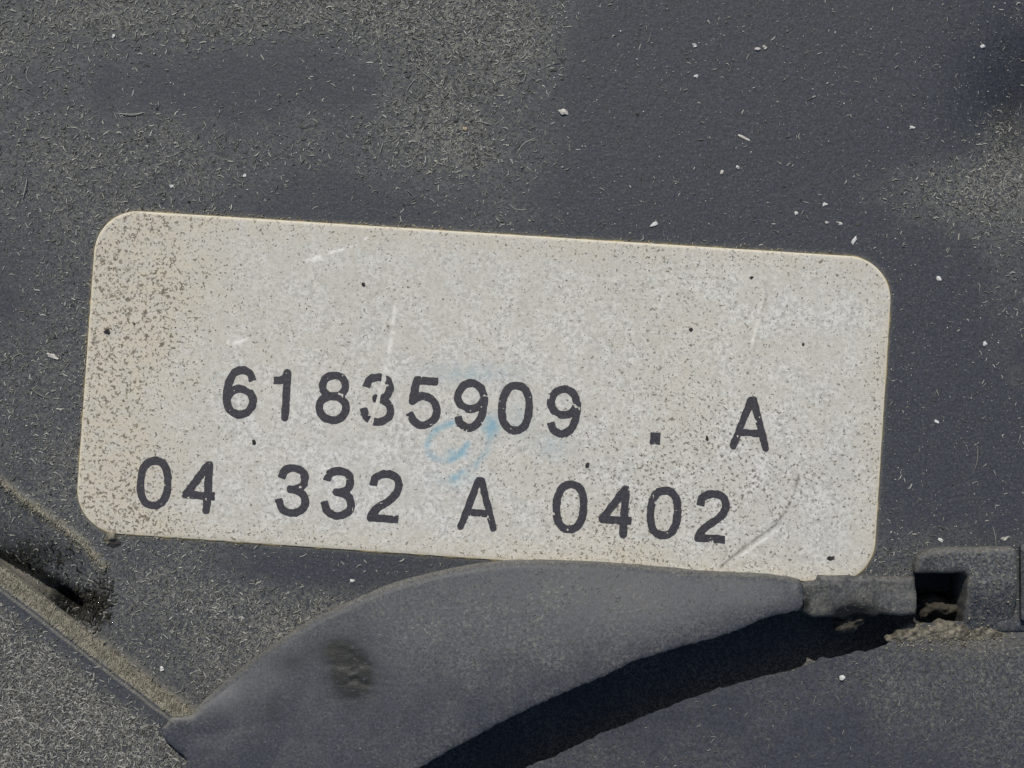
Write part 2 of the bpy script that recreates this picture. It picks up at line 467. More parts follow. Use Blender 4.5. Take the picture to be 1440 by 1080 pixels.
slab('raised_panel', M_PANEL, housing, raised_sdf, (-46, 0, -40, 4), 0.11, raised_z, -0.6, 0.0,
     {'dust': raised_dust, 'tan': raised_tan, 'scuff_shade': lambda x, y, d: 0 * x})

# dust, lint and specks lying on the housing
def scatter(n, dens, box, seed):
    r = np.random.default_rng(seed)
    u = r.uniform(box[0], box[1], n); v = r.uniform(box[2], box[3], n)
    keep = r.random(n) < dens(u, v)
    return wx(u[keep]), wy(v[keep])
def free(px, py, m=0.0):
    x, y = wx(px), wy(py)
    return ((label_sdf(x, y) < -m) & (poly_sdf(x, y, HOOD) < 0) & (poly_sdf(x, y, GAPLINE) < -2.2) & (poly_sdf(x, y, RAISED) < 0)).astype(float)
def on_panel(u, v): return 0.78 * free(u, v, 0.12) * (0.03 + 0.97 * np.clip(dustmap(u, v), 0, 1) ** 1.35) * np.where(poly_sdf(wx(u), wy(v), POCKET) > 0, 0.7, 1.0)
r = np.random.default_rng(5)
fx, fy = scatter(120000, on_panel, (-120, 1560, -100, 1180), 21)
n = len(fx)
V, F, per = fibre_mesh(fx, fy, panel_z, 0.10 + 0.42 * r.beta(1.3, 2.6, n), r.uniform(0.06, 0.15, n), 31, lift=0.04, curl=0.8, nseg=2, ends=0.7)
tone = np.repeat(np.clip(r.beta(1.2, 2.2, n) , 0, 1), per)
V1, F1, T1 = V, F, tone
# some long single hairs
hx, hy = scatter(700, on_panel, (-60, 1500, -40, 1100), 22); n = len(hx)
V, F, per = fibre_mesh(hx, hy, panel_z, r.uniform(0.7, 1.9, n), r.uniform(0.045, 0.07, n), 32, lift=0.2, curl=0.7, nseg=7)
tone = np.repeat(r.uniform(0.25, 0.8, n), per)
VV = np.vstack([V1, V]); FF = np.vstack([F1, F + len(V1)]); TT = np.concatenate([T1, tone])
# lint on the raised panel
def rz_world(x, y): return raised_z(x, y, np.maximum(raised_sdf(x, y), 0.0))
def on_raised(u, v):
    x, y = wx(u, RZ), wy(v, RZ)
    d = raised_sdf(x, y)
    return (d > 1.05) * np.clip(raised_dust(x, y, d), 0, 1) ** 1.2 * (poly_sdf(x, y, HOOD) < 0)
u = np.random.default_rng(8).uniform(-80, 420, 44000); v = np.random.default_rng(9).uniform(640, 1150, 44000)
k = np.random.default_rng(10).random(44000) < on_raised(u, v)
fx, fy = wx(u[k], RZ), wy(v[k], RZ); n = len(fx)
V, F, per = fibre_mesh(fx, fy, rz_world, 0.10 + 0.42 * r.beta(1.3, 2.6, n), r.uniform(0.06, 0.15, n), 33, lift=0.04, curl=0.8, nseg=2, ends=0.7)
FF = np.vstack([FF, F + len(VV)]); VV = np.vstack([VV, V]); TT = np.concatenate([TT, np.repeat(np.clip(r.beta(1.2, 2.4, n), 0, 1), per)])
tag(obj('dust_lint', VV, FF, M_LINT, housing, attrs={'tone': TT}, smooth=False), kind='stuff')

# tan crumbs and fibres gathered along ridge, wall and label border
def along(P, n, spread, seed):
    rr = np.random.default_rng(seed)
    seg = np.linalg.norm(np.diff(P, axis=0), axis=1); c = np.concatenate([[0], np.cumsum(seg)])
    s = rr.random(n) * c[-1]
    X_ = np.interp(s, c, P[:, 0]); Y_ = np.interp(s, c, P[:, 1])
    return X_ + rr.normal(0, spread, n), Y_ + rr.normal(0, spread, n)
rx, ry = along(RIDGE[1:], 620, 0.17, 41)
ex, ey = along(np.vstack([LBL[3] + (LBL[0] - LBL[3]) * 0.15, LBL[0] - LV * 2.8 - LU * 0.15, LBL[0] + LU * 1.0 - LV * 0.75, LBL[0] + LU * 2.8 + LV * 0.12, LBL[0] + LU * 30 + LV * 0.12, LBL[1] - LU * 3]), 420, 0.09, 42)
bx_, by_ = along(np.vstack([LBL[3] + LU * 2.4 - LV * 0.1, LBL[3] + LU * 12 - LV * 0.15]), 60, 0.08, 43)
fx = np.concatenate([rx, ex, bx_]); fy = np.concatenate([ry, ey, by_]); n = len(fx)
kk = (poly_sdf(fx, fy, RAISED) < 0.1); fx, fy = fx[kk], fy[kk]; n = len(fx)
V, F, per = fibre_mesh(fx, fy, panel_z, r.uniform(0.08, 0.32, n), r.uniform(0.05, 0.11, n), 44, lift=0.08)
T = np.repeat(r.beta(1.6, 2.4, n), per)
wxs, wys = along(smooth_line(WALLBASE, 4)[3:], 1100, 0.12, 45)
nrm = np.array([-0.60, -0.80]); off = np.random.default_rng(46).uniform(0.05, 0.42, len(wxs))
wxs = wxs + nrm[0] * off; wys = wys + nrm[1] * off
kk = (raised_sdf(wxs, wys) > 0.02) & (raised_sdf(wxs, wys) < 0.55); wxs, wys = wxs[kk], wys[kk]; n2 = len(wxs)
V2, F2, per2 = fibre_mesh(wxs, wys, rz_world, r.uniform(0.15, 0.45, n2), r.uniform(0.05, 0.09, n2), 47, lift=0.08)
tag(obj('tan_lint', np.vstack([V, V2]), np.vstack([F, F2 + len(V)]), M_TANLINT, housing, attrs={'tone': np.concatenate([T, np.repeat(r.beta(1.6, 2.6, n2), per2)])}, smooth=False), kind='stuff')

sx, sy = scatter(70000, lambda u, v: free(u, v, 0.1) * (0.16 + 0.55 * np.clip(dustmap(u, v), 0, 1)), (-80, 1520, -60, 1140), 51)
n = len(sx)
R = 0.028 + 0.085 * r.beta(0.9, 8, n)
V, F, per = grain_mesh(sx, sy, panel_z, R, 52); T = np.repeat(r.beta(1.0, 1.8, n), per)
u = np.random.default_rng(53).uniform(-80, 420, 1500); v = np.random.default_rng(54).uniform(640, 1150, 1500)
k = (raised_sdf(wx(u, RZ), wy(v, RZ)) > 1.2) & (poly_sdf(wx(u, RZ), wy(v, RZ), HOOD) < 0)
sx, sy = wx(u[k], RZ), wy(v[k], RZ); n = len(sx)
V2, F2, per = grain_mesh(sx, sy, rz_world, 0.03 + 0.06 * r.beta(1.2, 5, n), 55)
tag(obj('dust_specks', np.vstack([V, V2]), np.vstack([F, F2 + len(V)]), M_SPECK, housing, attrs={'tone': np.concatenate([T, np.repeat(r.beta(1.2, 2, n), per)])}, smooth=False), kind='stuff')

# ------------------------------------------------------------------ the curved hood with its tab
hood = empty('curved_hood', (float(wx(560)), float(wy(950)), 0))
tag(hood, 'smooth grey crescent shaped plastic hood with a scuffed patch, below the label', 'plastic hood')
def hood_sdf(X, Y): return poly_sdf(X, Y, HOOD) + 0.05 * (vnoise(X, Y, 1.6, 14) - 0.5) + 0.10 * (vnoise(X, Y, 4.5, 15) - 0.5) * sstep(0.3, 1.2, line_dist(X, Y, HOOD_UP))
HUP = np.vstack([pts([(60, 1095), (150, 1030), (225, 1008)], 1.6), HOOD_UP]); HLO = HOOD_LOW
def hood_z(x, y, d):
    du = line_dist(x, y, HUP); dl = line_dist(x, y, np.vstack([HLO, HOOD_LEFT]))
    f = du / (du + dl + 1e-6)
    px, py = ux(x), uy(y)
    tip = sstep(350, 250, px); f = f * (1 - tip) + 0.55 * tip
    amp = 1.0 - 0.55 * sstep(900, 1130, px)
    zz = 1.35 + amp * 1.75 * np.sin(f * np.pi * 0.5) ** 1.1 * 0.85
    rr = 0.5
    e = np.clip(d, 0, rr)
    edge = rr - np.sqrt(np.maximum(rr * rr - (rr - e) ** 2, 0))
    edge = edge * (0.25 + 0.75 * sstep(0.5, 0.2, f))
    s = gauss(px, py, 497, 938, 24, 26)
    zz = zz - edge - 0.04 * s * sstep(0.35, 0.65, fbm(x * 0.6, y * 1.5, 2.2, 16, 3)) + 0.04 * (fbm(x, y, 0.5, 17, 2) - 0.5)
    return zz
def hood_dust(x, y, d):
    px, py = ux(x), uy(y)
    q_ = 0.13 - 0.3 * gauss(px, py, 495, 935, 35, 35) + 0.62 * gauss(px, py, 730, 850, 170, 45) + 0.35 * gauss(px, py, 650, 900, 60, 30) + 0.3 * gauss(px, py, 930, 830, 150, 30) + 0.25 * np.exp(-((d) / 0.5) ** 2)
    return np.clip(q_ + 0.9 * (fbm(x, y, 0.7, 18, 4) - 0.5), 0.02, 1)
def hood_tan(x, y, d):
    px, py = ux(x), uy(y)
    return np.clip(0.45 * np.exp(-(d / 0.22) ** 2) * (line_dist(x, y, HUP) < 0.6), 0, 1)
def hood_scuff(x, y, d):
    px, py = ux(x), uy(y)
    return np.clip(2.6 * gauss(px, py, 500, 942, 17, 19) + 1.2 * gauss(px, py, 478, 908, 18, 12) + 0.55 * gauss(px, py, 415, 925, 14, 8) + 0.4 * gauss(px, py, 390, 990, 8, 12), 0, 1)
slab('hood_shell', M_HOOD, hood, hood_sdf, (-24, 20, -34, -9), 0.12, hood_z, -5.2, 0.10, {'dust': hood_dust, 'tan': hood_tan, 'scuff_shade': hood_scuff})
TAB = pts([(1120, 820), (1149, 817), (1152, 809), (1285, 811), (1289, 838), (1288, 864), (1262, 866), (1238, 864), (1226, 870), (1205, 866), (1188, 872), (1165, 868), (1140, 868), (1122, 857)], 0.9)
def tab_sdf(X, Y): return poly_sdf(X, Y, TAB) + 0.10 * (vnoise(X, Y, 2.4, 24) - 0.5)
def tab_z(x, y, d):
    px, py = ux(x), uy(y)
    e = np.clip(d, 0, 0.35)
    zz = 0.95 - (0.35 - np.sqrt(np.maximum(0.1225 - (0.35 - e) ** 2, 0)))
    zz = zz + 0.30 * (fbm(x, y, 0.9, 25, 3) - 0.5) - 0.35 * sstep(848, 868, py) * sstep(1150, 1200, px) * sstep(1260, 1215, px)
    zz = zz + 0.25 * sstep(1222, 1228, px)
    return zz
def tab_dust(x, y, d): return np.clip(1.0 + 0.8 * (fbm(x, y, 0.8, 26, 3) - 0.5), 0, 1)
def tab_scuff(x, y, d):
    px, py = ux(x), uy(y)
    return np.clip(gauss(px, py, 1195, 860, 26, 12) * 1.1 + gauss(px, py, 1130, 848, 5, 12) + 0.35 * vnoise(x, y, 1.4, 27), 0, 1)
slab('tab', M_HOOD, hood, tab_sdf, (16, 27, -16, -11), 0.09, tab_z, -6.0, 0.08, {'dust': tab_dust, 'tan': lambda x, y, d: 0.45 * fbm(x, y, 1.0, 28, 2), 'scuff_shade': tab_scuff})

# ------------------------------------------------------------------ the round cover with its catch block
cover = empty('round_cover', (float(wx(1200)), float(wy(1080)), -6))
tag(cover, 'grey plastic cover with a curved rough edge, at the lower right past the black slot', 'plastic cover')
def cover_sdf(X, Y):
    return poly_sdf(X, Y, COVER) + 0.16 * (vnoise(X, Y, 1.5, 34) - 0.5) + 0.12 * (vnoise(X, Y, 4.0, 35) - 0.5) + 0.28 * gauss(ux(X), uy(Y), 1157, 928, 6, 9)
def cover_z(x, y, d):
    return ZC + 0.10 * sstep(0, 8, d) + 0.05 * (fbm(x, y, 0.5, 36, 3) - 0.5)
def cover_dust(x, y, d):
    px, py = ux(x), uy(y)
    return np.clip(0.10 + 0.75 * gauss(px, py, 1400, 960, 130, 70) + 0.2 * gauss(px, py, 900, 1060, 90, 30) + 0.7 * (fbm(x, y, 0.4, 37, 4) - 0.5), 0.02, 1)
slab('cover_face', M_COVER, cover, cover_sdf, (-8, 50, -50, -9), 0.12, cover_z, -5.5, 0.5,
     {'dust': cover_dust, 'tan': lambda x, y, d: np.clip(0.35 * gauss(ux(x), uy(y), 1360, 900, 60, 14), 0, 1), 'scuff_shade': lambda x, y, d: 0 * x})
CATCH = pts([(1289, 807), (1288, 794), (1291, 784), (1299, 777), (1312, 773), (1330, 771), (1424, 770), (1430, 774), (1433, 783), (1434, 905), (1400, 912), (1363, 906), (1362, 870), (1362, 812), (1357, 806), (1330, 807)], 1.2)
def catch_sdf(X, Y): return poly_sdf(X, Y, CATCH) + 0.07 * (vnoise(X, Y, 2.6, 44) - 0.5)
def catch_z(x, y, d):
    e = np.clip(d, 0, 0.4); py = uy(y)
    return 1.2 - 1.55 * sstep(815, 900, py) - (0.4 - np.sqrt(np.maximum(0.16 - (0.4 - e) ** 2, 0))) + 0.12 * (fbm(x, y, 0.8, 45, 3) - 0.5)
slab('catch_block', M_COVER, cover, catch_sdf, (24.5, 33, -17.5, -9.5), 0.09, catch_z, -5, 0.0,
     {'dust': lambda x, y, d: np.clip(1.05 + 0.6 * (fbm(x, y, 0.6, 46, 3) - 0.5), 0, 1), 'tan': lambda x, y, d: 0.3 * np.exp(-(d / 0.2) ** 2), 'scuff_shade': lambda x, y, d: np.clip(0.5 * gauss(ux(x), uy(y), 1300, 792, 10, 12), 0, 1)})
PLATE = pts([(1437, 768), (1444, 764), (1900, 760), (1900, 866), (1438, 872)], 0.8)
slab('side_plate', M_COVER, cover, lambda X, Y: poly_sdf(X, Y, PLATE), (31.5, 50, -16, -8), 0.14,
     lambda x, y, d: 0.8 - 0.25 * sstep(0.3, 0.0, d), -5, 0.0, {'dust': lambda x, y, d: 0.5 + 0 * x, 'tan': lambda x, y, d: 0 * x, 'scuff_shade': lambda x, y, d: 0 * x})
# tan crumbs round the ledge and the catch
kx = np.concatenate([np.random.default_rng(71).normal(1330, 60, 500), np.random.default_rng(72).uniform(1290, 1430, 160)])
ky = np.concatenate([np.random.default_rng(73).normal(896, 12, 500), np.random.default_rng(74).uniform(775, 900, 160)])
def ck(x, y):
    dd_ = catch_sdf(x, y)
    return np.where(dd_ > 0.1, np.maximum(catch_z(x, y, np.maximum(dd_, 0)), cover_z(x, y, 1.0 + 0 * x)), cover_z(x, y, 1.0 + 0 * x))
X_, Y_ = wx(kx, 0), wy(ky, 0); k = (cover_sdf(X_, Y_) > 0.1) | (catch_sdf(X_, Y_) > 0.2)
X_, Y_ = X_[k], Y_[k]
V, F, per = grain_mesh(X_, Y_, ck, 0.04 + 0.13 * r.beta(1.0, 5, len(X_)), 75)
tag(obj('dirt_crumbs', V, F, M_TANLINT, cover, attrs={'tone': np.repeat(r.beta(1.0, 2.6, len(X_)), per)}, smooth=False), kind='stuff')
# sparse lint on hood and cover
def cz(x, y): return cover_z(x, y, np.maximum(cover_sdf(x, y), 0))
u = np.random.default_rng(61).uniform(700, 1500, 9000); v = np.random.default_rng(62).uniform(860, 1130, 9000)
X_, Y_ = wx(u, ZC), wy(v, ZC); dd = cover_sdf(X_, Y_)
k = (dd > 0.3) & (np.random.default_rng(63).random(9000) < 0.05 + 0.5 * cover_dust(X_, Y_, dd) ** 1.5) & (poly_sdf(X_, Y_, CATCH) < 0)
fx, fy = X_[k], Y_[k]; n = len(fx)
V, F, per = fibre_mesh(fx, fy, cz, r.uniform(0.15, 0.5, n), r.uniform(0.04, 0.075, n), 64, lift=0.06)
tag(obj('cover_lint', V, F, M_LINT, cover, attrs={'tone': np.repeat(r.beta(1.4, 4, n) * 0.8, per)}, smooth=False), kind='stuff')
def hz(x, y): return hood_z(x, y, np.maximum(hood_sdf(x, y), 0))
u = np.random.default_rng(65).uniform(240, 1120, 5000); v = np.random.default_rng(66).uniform(790, 1110, 5000)
X_, Y_ = wx(u, 2), wy(v, 2); dd = hood_sdf(X_, Y_)
k = (dd > 0.3) & (np.random.default_rng(67).random(5000) < 0.06 + 0.30 * hood_dust(X_, Y_, dd))
fx, fy = X_[k], Y_[k]; n = len(fx)
V, F, per = fibre_mesh(fx, fy, hz, r.uniform(0.1, 0.3, n), r.uniform(0.035, 0.06, n), 68, lift=0.03)
tag(obj('hood_lint', V, F, M_LINT, hood, attrs={'tone': np.repeat(r.beta(1.3, 4, n) * 0.6, per)}, smooth=False), kind='stuff')

# ------------------------------------------------------------------ the printed label
LC = LBL.mean(0)
def l_uv(x, y): return (x - LC[0]) * LU[0] + (y - LC[1]) * LU[1], (x - LC[0]) * LV[0] + (y - LC[1]) * LV[1]
def label_z(x, y, d):
    zz = 0.14 + 0.018 * (fbm(x, y, 0.25, 52, 2) - 0.5) * 2
    zz = zz - 0.05 * sstep(0.12, 0.0, d)
    for P, h, w in ((pts([(1078, 392), (1072, 430), (1060, 480), (1052, 520)]), 0.05, 0.10), (pts([(555, 430), (548, 480), (540, 530), (512, 620)]), -0.035, 0.12)):
        zz = zz + h * np.exp(-(line_dist(x, y, P) / w) ** 2)
    return zz
def stain(x, y, d):
    px, py = ux(x), uy(y)
    s = 0.22 + 0.85 * sstep(330, 190, px + 0.06 * (py - 500) + 60 * (fbm(x, y, 0.3, 61, 3) - 0.5)) + 0.50 * sstep(2.2, 0.2, d)
    s = s + 0.35 * gauss(px, py, 300, 420, 70, 60) + 0.35 * gauss(px, py, 960, 560, 45, 70) + 0.42 * gauss(px, py, 840, 750, 50, 30) + 0.25 * gauss(px, py, 720, 650, 60, 40) + 0.18 * gauss(px, py, 930, 450, 90, 60)
    s = s - 0.25 * gauss(px, py, 520, 680, 110, 60) - 0.2 * gauss(px, py, 1150, 720, 80, 80)
    return np.clip(s + 0.35 * (fbm(x, y, 0.35, 62, 4) - 0.5), 0.02, 1.2)
def grime(x, y, d):
    px, py = ux(x), uy(y)
    g_ = 0.08 + 0.4 * stain(x, y, d) + 0.5 * gauss(px, py, 1080, 690, 150, 90) + 0.35 * gauss(px, py, 870, 690, 120, 80) + 0.25 * gauss(px, py, 960, 430, 140, 70) + 0.3 * gauss(px, py, 230, 690, 70, 60) + 0.3 * gauss(px, py, 200, 420, 60, 100)
    return np.clip(g_ + 0.4 * (fbm(x, y, 0.5, 66, 3) - 0.5), 0, 1)
def overlay(x, y, d):  # grey tone, stronger towards the top and left, unevenly mottled
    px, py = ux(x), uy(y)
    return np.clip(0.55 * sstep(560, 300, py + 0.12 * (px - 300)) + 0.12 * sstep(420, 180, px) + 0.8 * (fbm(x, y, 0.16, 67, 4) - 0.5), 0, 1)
def blue(x, y, d):
    px, py = ux(x), uy(y)
    P = smooth_line([(636, 594), (612, 606), (601, 628), (610, 644), (628, 648), (646, 640), (658, 624)], 5)
    b = 0.85 * np.exp(-(line_dist(px, py, P) / 4.5) ** 2)
    b = b + 0.9 * gauss(px, py, 642, 638, 10, 5) + 1.1 * gauss(px, py, 692, 597, 9, 10) + 0.4 * gauss(px, py, 733, 590, 10, 18)
    b = b + 0.5 * np.exp(-(line_dist(px, py, [(690, 612), (684, 635), (668, 655), (640, 672)]) / 6) ** 2) + 0.35 * gauss(px, py, 660, 525, 45, 10) + 0.3 * gauss(px, py, 645, 675, 25, 8) + 0.28 * gauss(px, py, 778, 628, 18, 14)
    return np.clip(b * (0.35 + 1.0 * vnoise(x, y, 3.0, 63)), 0, 1)
def scratch(x, y, d):                                                  # light scratches > 0, dark scratches < 0
    px, py = ux(x), uy(y)
    s = np.zeros(np.shape(px))
    for P, a, w in (([(432, 366), (470, 354), (500, 346), (516, 335)], 1, 1.8), ([(440, 366), (455, 362)], 0.7, 4), ([(556, 428), (552, 455)], .6, 2.5), ([(552, 468), (541, 520)], .6, 3.5), ([(540, 530), (524, 580)], .3, 2.5), ([(318, 481), (336, 482), (348, 476)], 1, 2.5),
                    ([(1078, 405), (1070, 440), (1058, 480)], 0.5, 3.0), ([(1017, 801), (1050, 775), (1094, 745)], .7, 2), ([(1340, 300), (1345, 310)], 1, 2)):
        s = np.maximum(s, a * np.exp(-(line_dist(px, py, P) / w) ** 2))
    dk = np.zeros(np.shape(px))
    for P, a, w in (([(1012, 797), (1045, 770), (1090, 738), (1104, 718)], -.75, 2.0), ([(1104, 718), (1116, 694), (1124, 668)], -.45, 1.6), ([(1118, 686), (1123, 668)], -1, 1.8), ([(1018, 768), (1022, 776), (1016, 788)], -.5, 1.5),
                    ([(1075, 398), (1077, 418), (1068, 446)], -.55, 1.8), ([(300, 712), (300, 722)], -.5, 2), ([(868, 724), (874, 745)], -0.3, 3)):
        dk = np.maximum(dk, -a * np.exp(-(line_dist(px, py, P) / w) ** 2))
    s = np.where(dk > s, -dk, s)
    nz = sstep(0.25, 0.6, vnoise(x, y, 2.2, 64) * 0.6 + vnoise(x, y, 6, 65) * 0.4)
    return np.where(s > 0, s * nz * 0.75, s * (0.5 + 0.5 * nz))
def label_mat():
    m, nt, b = new_mat('label_paper'); t = NT(nt)
    st = t.attr('stain'); bl = t.attr('blue'); sc = t.attr('scratch'); ed = t.attr('edge'); gm = t.attr('grime'); fl = t.attr('overlay')
    g1 = t.noise(42, 4, 0.7); g2 = t.noise(14, 4, 0.65); g3 = t.noise(5, 3, 0.6)
    paper = t.mix(t.ramp(g1, 0.28, 0.72), (0.31, 0.305, 0.283), (0.69, 0.682, 0.635))
    paper = t.mix(t.ramp(g3, 0.35, 0.65, 0.0, 0.6), paper, (0.46, 0.44, 0.385))
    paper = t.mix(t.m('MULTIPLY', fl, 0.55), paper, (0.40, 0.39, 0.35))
    tanf = t.m('MULTIPLY', st, t.ramp(g2, 0.25, 0.7, 0.35, 1.0), True)
    c = t.mix(t.m('MULTIPLY', tanf, 0.66), paper, (0.53, 0.47, 0.35))
    worm = t.noise(42, 2, 0.6, dist=0.5)
    thr = t.m('SUBTRACT', 0.685, t.m('MULTIPLY', st, 0.125))
    sp = t.m('MULTIPLY', t.m('SUBTRACT', worm, thr), 9.0, True)
    c = t.mix(t.m('MULTIPLY', sp, 0.85), c, (0.10, 0.08, 0.05))
    worm2 = t.noise(52, 2, 0.6)
    thr2 = t.m('SUBTRACT', 0.665, t.m('MULTIPLY', gm, 0.125))
    sp2 = t.m('MULTIPLY', t.m('SUBTRACT', worm2, thr2), 14.0, True)
    c = t.mix(t.m('MULTIPLY', sp2, 0.85), c, (0.12, 0.10, 0.075))
    c = t.mix(t.m('MULTIPLY', bl, 0.80, True), c, (0.15, 0.33, 0.41))
    c = t.mix(t.m('MAXIMUM', sc, 0.0), c, (0.84, 0.82, 0.76))
    c = t.mix(t.m('MULTIPLY', t.m('MAXIMUM', t.m('MULTIPLY', sc, -1.0), 0.0), 0.9, True), c, (0.10, 0.09, 0.075))
    c = t.mix(t.m('MULTIPLY', ed, 0.7, True), c, (0.66, 0.60, 0.45))
    t.l(c, b.inputs['Base Color'])
    b.inputs['Roughness'].default_value = 0.6
    b.inputs['Specular IOR Level'].default_value = 0.3
    t.l(t.bump(t.m('SUBTRACT', g1, t.m('MULTIPLY', sp, 0.3)), 0.5, 0.004), b.inputs['Normal'])
    return m
M_LABEL = label_mat()
def flat_mat(name, lo, hi, sc, rough):
    m, nt, b = new_mat(name); t = NT(nt)
    n_ = t.noise(sc, 4, 0.6)
    t.l(t.mix(t.ramp(n_, 0.3, 0.72), lo, hi), b.inputs['Base Color'])
    b.inputs['Roughness'].default_value = rough
    t.l(t.bump(n_, 0.4, 0.003), b.inputs['Normal'])
    return m
M_GLUE = flat_mat('yellowed_glue', (0.10, 0.075, 0.03), (0.34, 0.27, 0.13), 14, 0.6)
M_INK = flat_mat('black_print', (0.020, 0.019, 0.024), (0.046, 0.044, 0.052), 55, 0.5)

label = empty('printed_label', (LC[0], LC[1], 0.0))
tag(label, 'dirty off-white rectangular label with rounded corners and two rows of black printed numbers', 'label')
bb = (LBL[:, 0].min() - .5, LBL[:, 0].max() + .5, LBL[:, 1].min() - .5, LBL[:, 1].max() + .5)
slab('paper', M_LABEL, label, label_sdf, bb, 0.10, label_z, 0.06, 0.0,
     {'stain': stain, 'grime': grime, 'overlay': overlay, 'blue': blue, 'scratch': scratch, 'edge': lambda x, y, d: np.exp(-(d / 0.10) ** 2)})
slab('glue_layer', M_GLUE, label, lambda X, Y: label_sdf(X, Y) + 0.035 + 0.09 * (vnoise(X, Y, 1.8, 71) - 0.35), bb, 0.16, lambda x, y, d: 0.055 + 0 * x, -0.1, 0.0)

# glyphs: centre lines of the strokes in photograph pixels, x to the right, y down, box 38 x 63
def ell(cx, cy, rx, ry, a0, a1, n=22, p=2.0):
    a = np.radians(np.linspace(a0, a1, n))
    c, s = np.cos(a), np.sin(a)
    return np.stack([cx + rx * np.sign(c) * np.abs(c) ** (2 / p), cy - ry * np.sign(s) * np.abs(s) ** (2 / p)], 1)
six = [smooth_line([(35, 14), (31, 5), (20, 0), (9, 5), (2, 19), (0, 36), (1, 46), (7, 58), (19, 63), (31, 58), (37.5, 44), (32, 31), (20, 26.5), (8, 30), (1, 40)], 5)]
three = [smooth_line([(2, 14), (6, 4), (18, 0), (31, 4), (35, 15), (31, 25), (21, 29.5), (16, 29.8)], 5), smooth_line([(16, 29.8), (24, 30.5), (34, 36), (38, 46), (34, 57), (20, 63), (6, 58), (0, 45)], 5)]
G = {
    '0': [ell(19, 31.5, 19, 31.5, 0, 360, 48, 2.35)],
    '1': [np.array([(1, 12), (10, 11.5)]), smooth_line([(10, 11.5), (16, 8), (19, 1)], 4), np.array([(19.5, 0), (19.5, 63)])],
    '2': [smooth_line([(1, 17), (4, 6), (18, 0), (32, 4), (37, 16), (33, 28), (22, 39), (10, 48), (2, 58), (0.5, 63)], 5), np.array([(0.5, 63), (38, 63)])],
    '3': three,
    '4': [np.array([(29, 0), (0, 44)]), np.array([(0, 44), (40, 44)]), np.array([(30.5, 0), (30.5, 64)])],
    '5': [np.array([(36, 0.5), (7, 0.5), (3, 30)]), smooth_line([(3, 30), (9, 24.5), (19, 22), (31, 27), (38, 41), (34, 55), (20, 63), (7, 58), (0, 47)], 5)],
    '6': six,
    '8': [ell(19, 15, 16, 15, 0, 360, 36), ell(19, 46, 19, 17, 0, 360, 40)],
    '9': [np.array([(38, 63)]) - six[0]],
    'A': [np.array([(-3.5, 66), (17.5, 0), (21.5, 0), (42.5, 66)]), np.array([(3, 46), (36, 46)])],
    '.': [np.array([(16.5, 31.5), (21.5, 31.5)])],
}
ENDS = {'1': [(0, 's')], '2': [(0, 's'), (1, 'e')], '3': [(0, 's'), (1, 'e')], '4': [(1, 'e')], '5': [(0, 's'), (1, 'e')], '6': [(0, 's')], '9': [(0, 's')]}
TH = math.radians(3.75)
def glyph(ch, cx, cy, seed):
    """thin printed film in the outline of one character, centre at the pixel (cx, cy)"""
    half = 8.0 if ch == '.' else (5.0 if ch == 'A' else 5.5)
    def loc(X, Y):
        u = ux(X) - cx; v = uy(Y) - cy
        return u * math.cos(TH) + v * math.sin(TH) + 19, -u * math.sin(TH) + v * math.cos(TH) + 31.5
    def sdf(X, Y):
        a, b = loc(X, Y)
        d = np.full(np.shape(X), 1e9)
        if ch == '.':
            d = np.maximum(np.abs(a - 19) - 7, np.abs(b - 31.5) - 8)
            s_ = -d
        else:
            for q, P in enumerate(G[ch]):
                e = line_dist(a, b, P)
                for e0, e1 in [((P[0], P[1]) if w_ == 's' else (P[-1], P[-2])) for k_, w_ in ENDS.get(ch, ()) if k_ == q]:
                    t_ = (e1 - e0) / np.linalg.norm(e1 - e0)
                    back = -((a - e0[0]) * t_[0] + (b - e0[1]) * t_[1])
                    e = np.where((back > -3) & (np.hypot(a - e0[0], b - e0[1]) < 2.2 * half), np.maximum(e, half + back - 1.0), e)
                d = np.minimum(d, e)
            s_ = half - d
            if ch in '124A5': s_ = np.minimum(s_, np.minimum(b + 5.2, 69 - b + (3 if ch == 'A' else 0)))
        s_ = s_ * K
        s_ = s_ + 0.06 * (vnoise(X, Y, 4.0, seed % 40) - 0.5) + 0.03 * (vnoise(X, Y, 11, seed % 37 + 3) - 0.5)
        # flakes missing from the print, and the scratch across the digit three
        fl = vnoise(X, Y, 4.2, seed % 23 + 11) * 0.7 + vnoise(X, Y, 9, seed % 19 + 5) * 0.3
        s_ = np.minimum(s_, (0.84 - fl) * 0.9)
        pxx, pyy = ux(X), uy(Y)
        cut = line_dist(pxx, pyy, [(544, 505), (540, 530), (531, 565), (521, 596), (514, 625)]) - 2.8 + 3.0 * (vnoise(X, Y, 3, 77) - 0.5)
        return np.minimum(s_, np.where(pyy < 640, cut * K, 9))
    w = 46 * K; X0, Y0 = float(wx(cx)), float(wy(cy))
    nm = 'full_stop' if ch == '.' else ('letter' if ch == 'A' else 'digit')
    slab(nm, M_INK, label, sdf, (X0 - w * .85, X0 + w * .85, Y0 - w, Y0 + w), 0.06, lambda x, y, d: label_z(x, y, np.full(np.shape(x), 5.0)) + 0.022, 0, 0.0, None, skirt=False)
row1 = [('6', 338.5, 551.5), ('1', 402.5, 555.5), ('8', 469, 559), ('3', 531.5, 562), ('5', 596, 566.5), ('9', 661.5, 570), ('0', 725, 573.5), ('9', 792, 578.5), ('.', 921, 616.5), ('A', 1055, 594)]
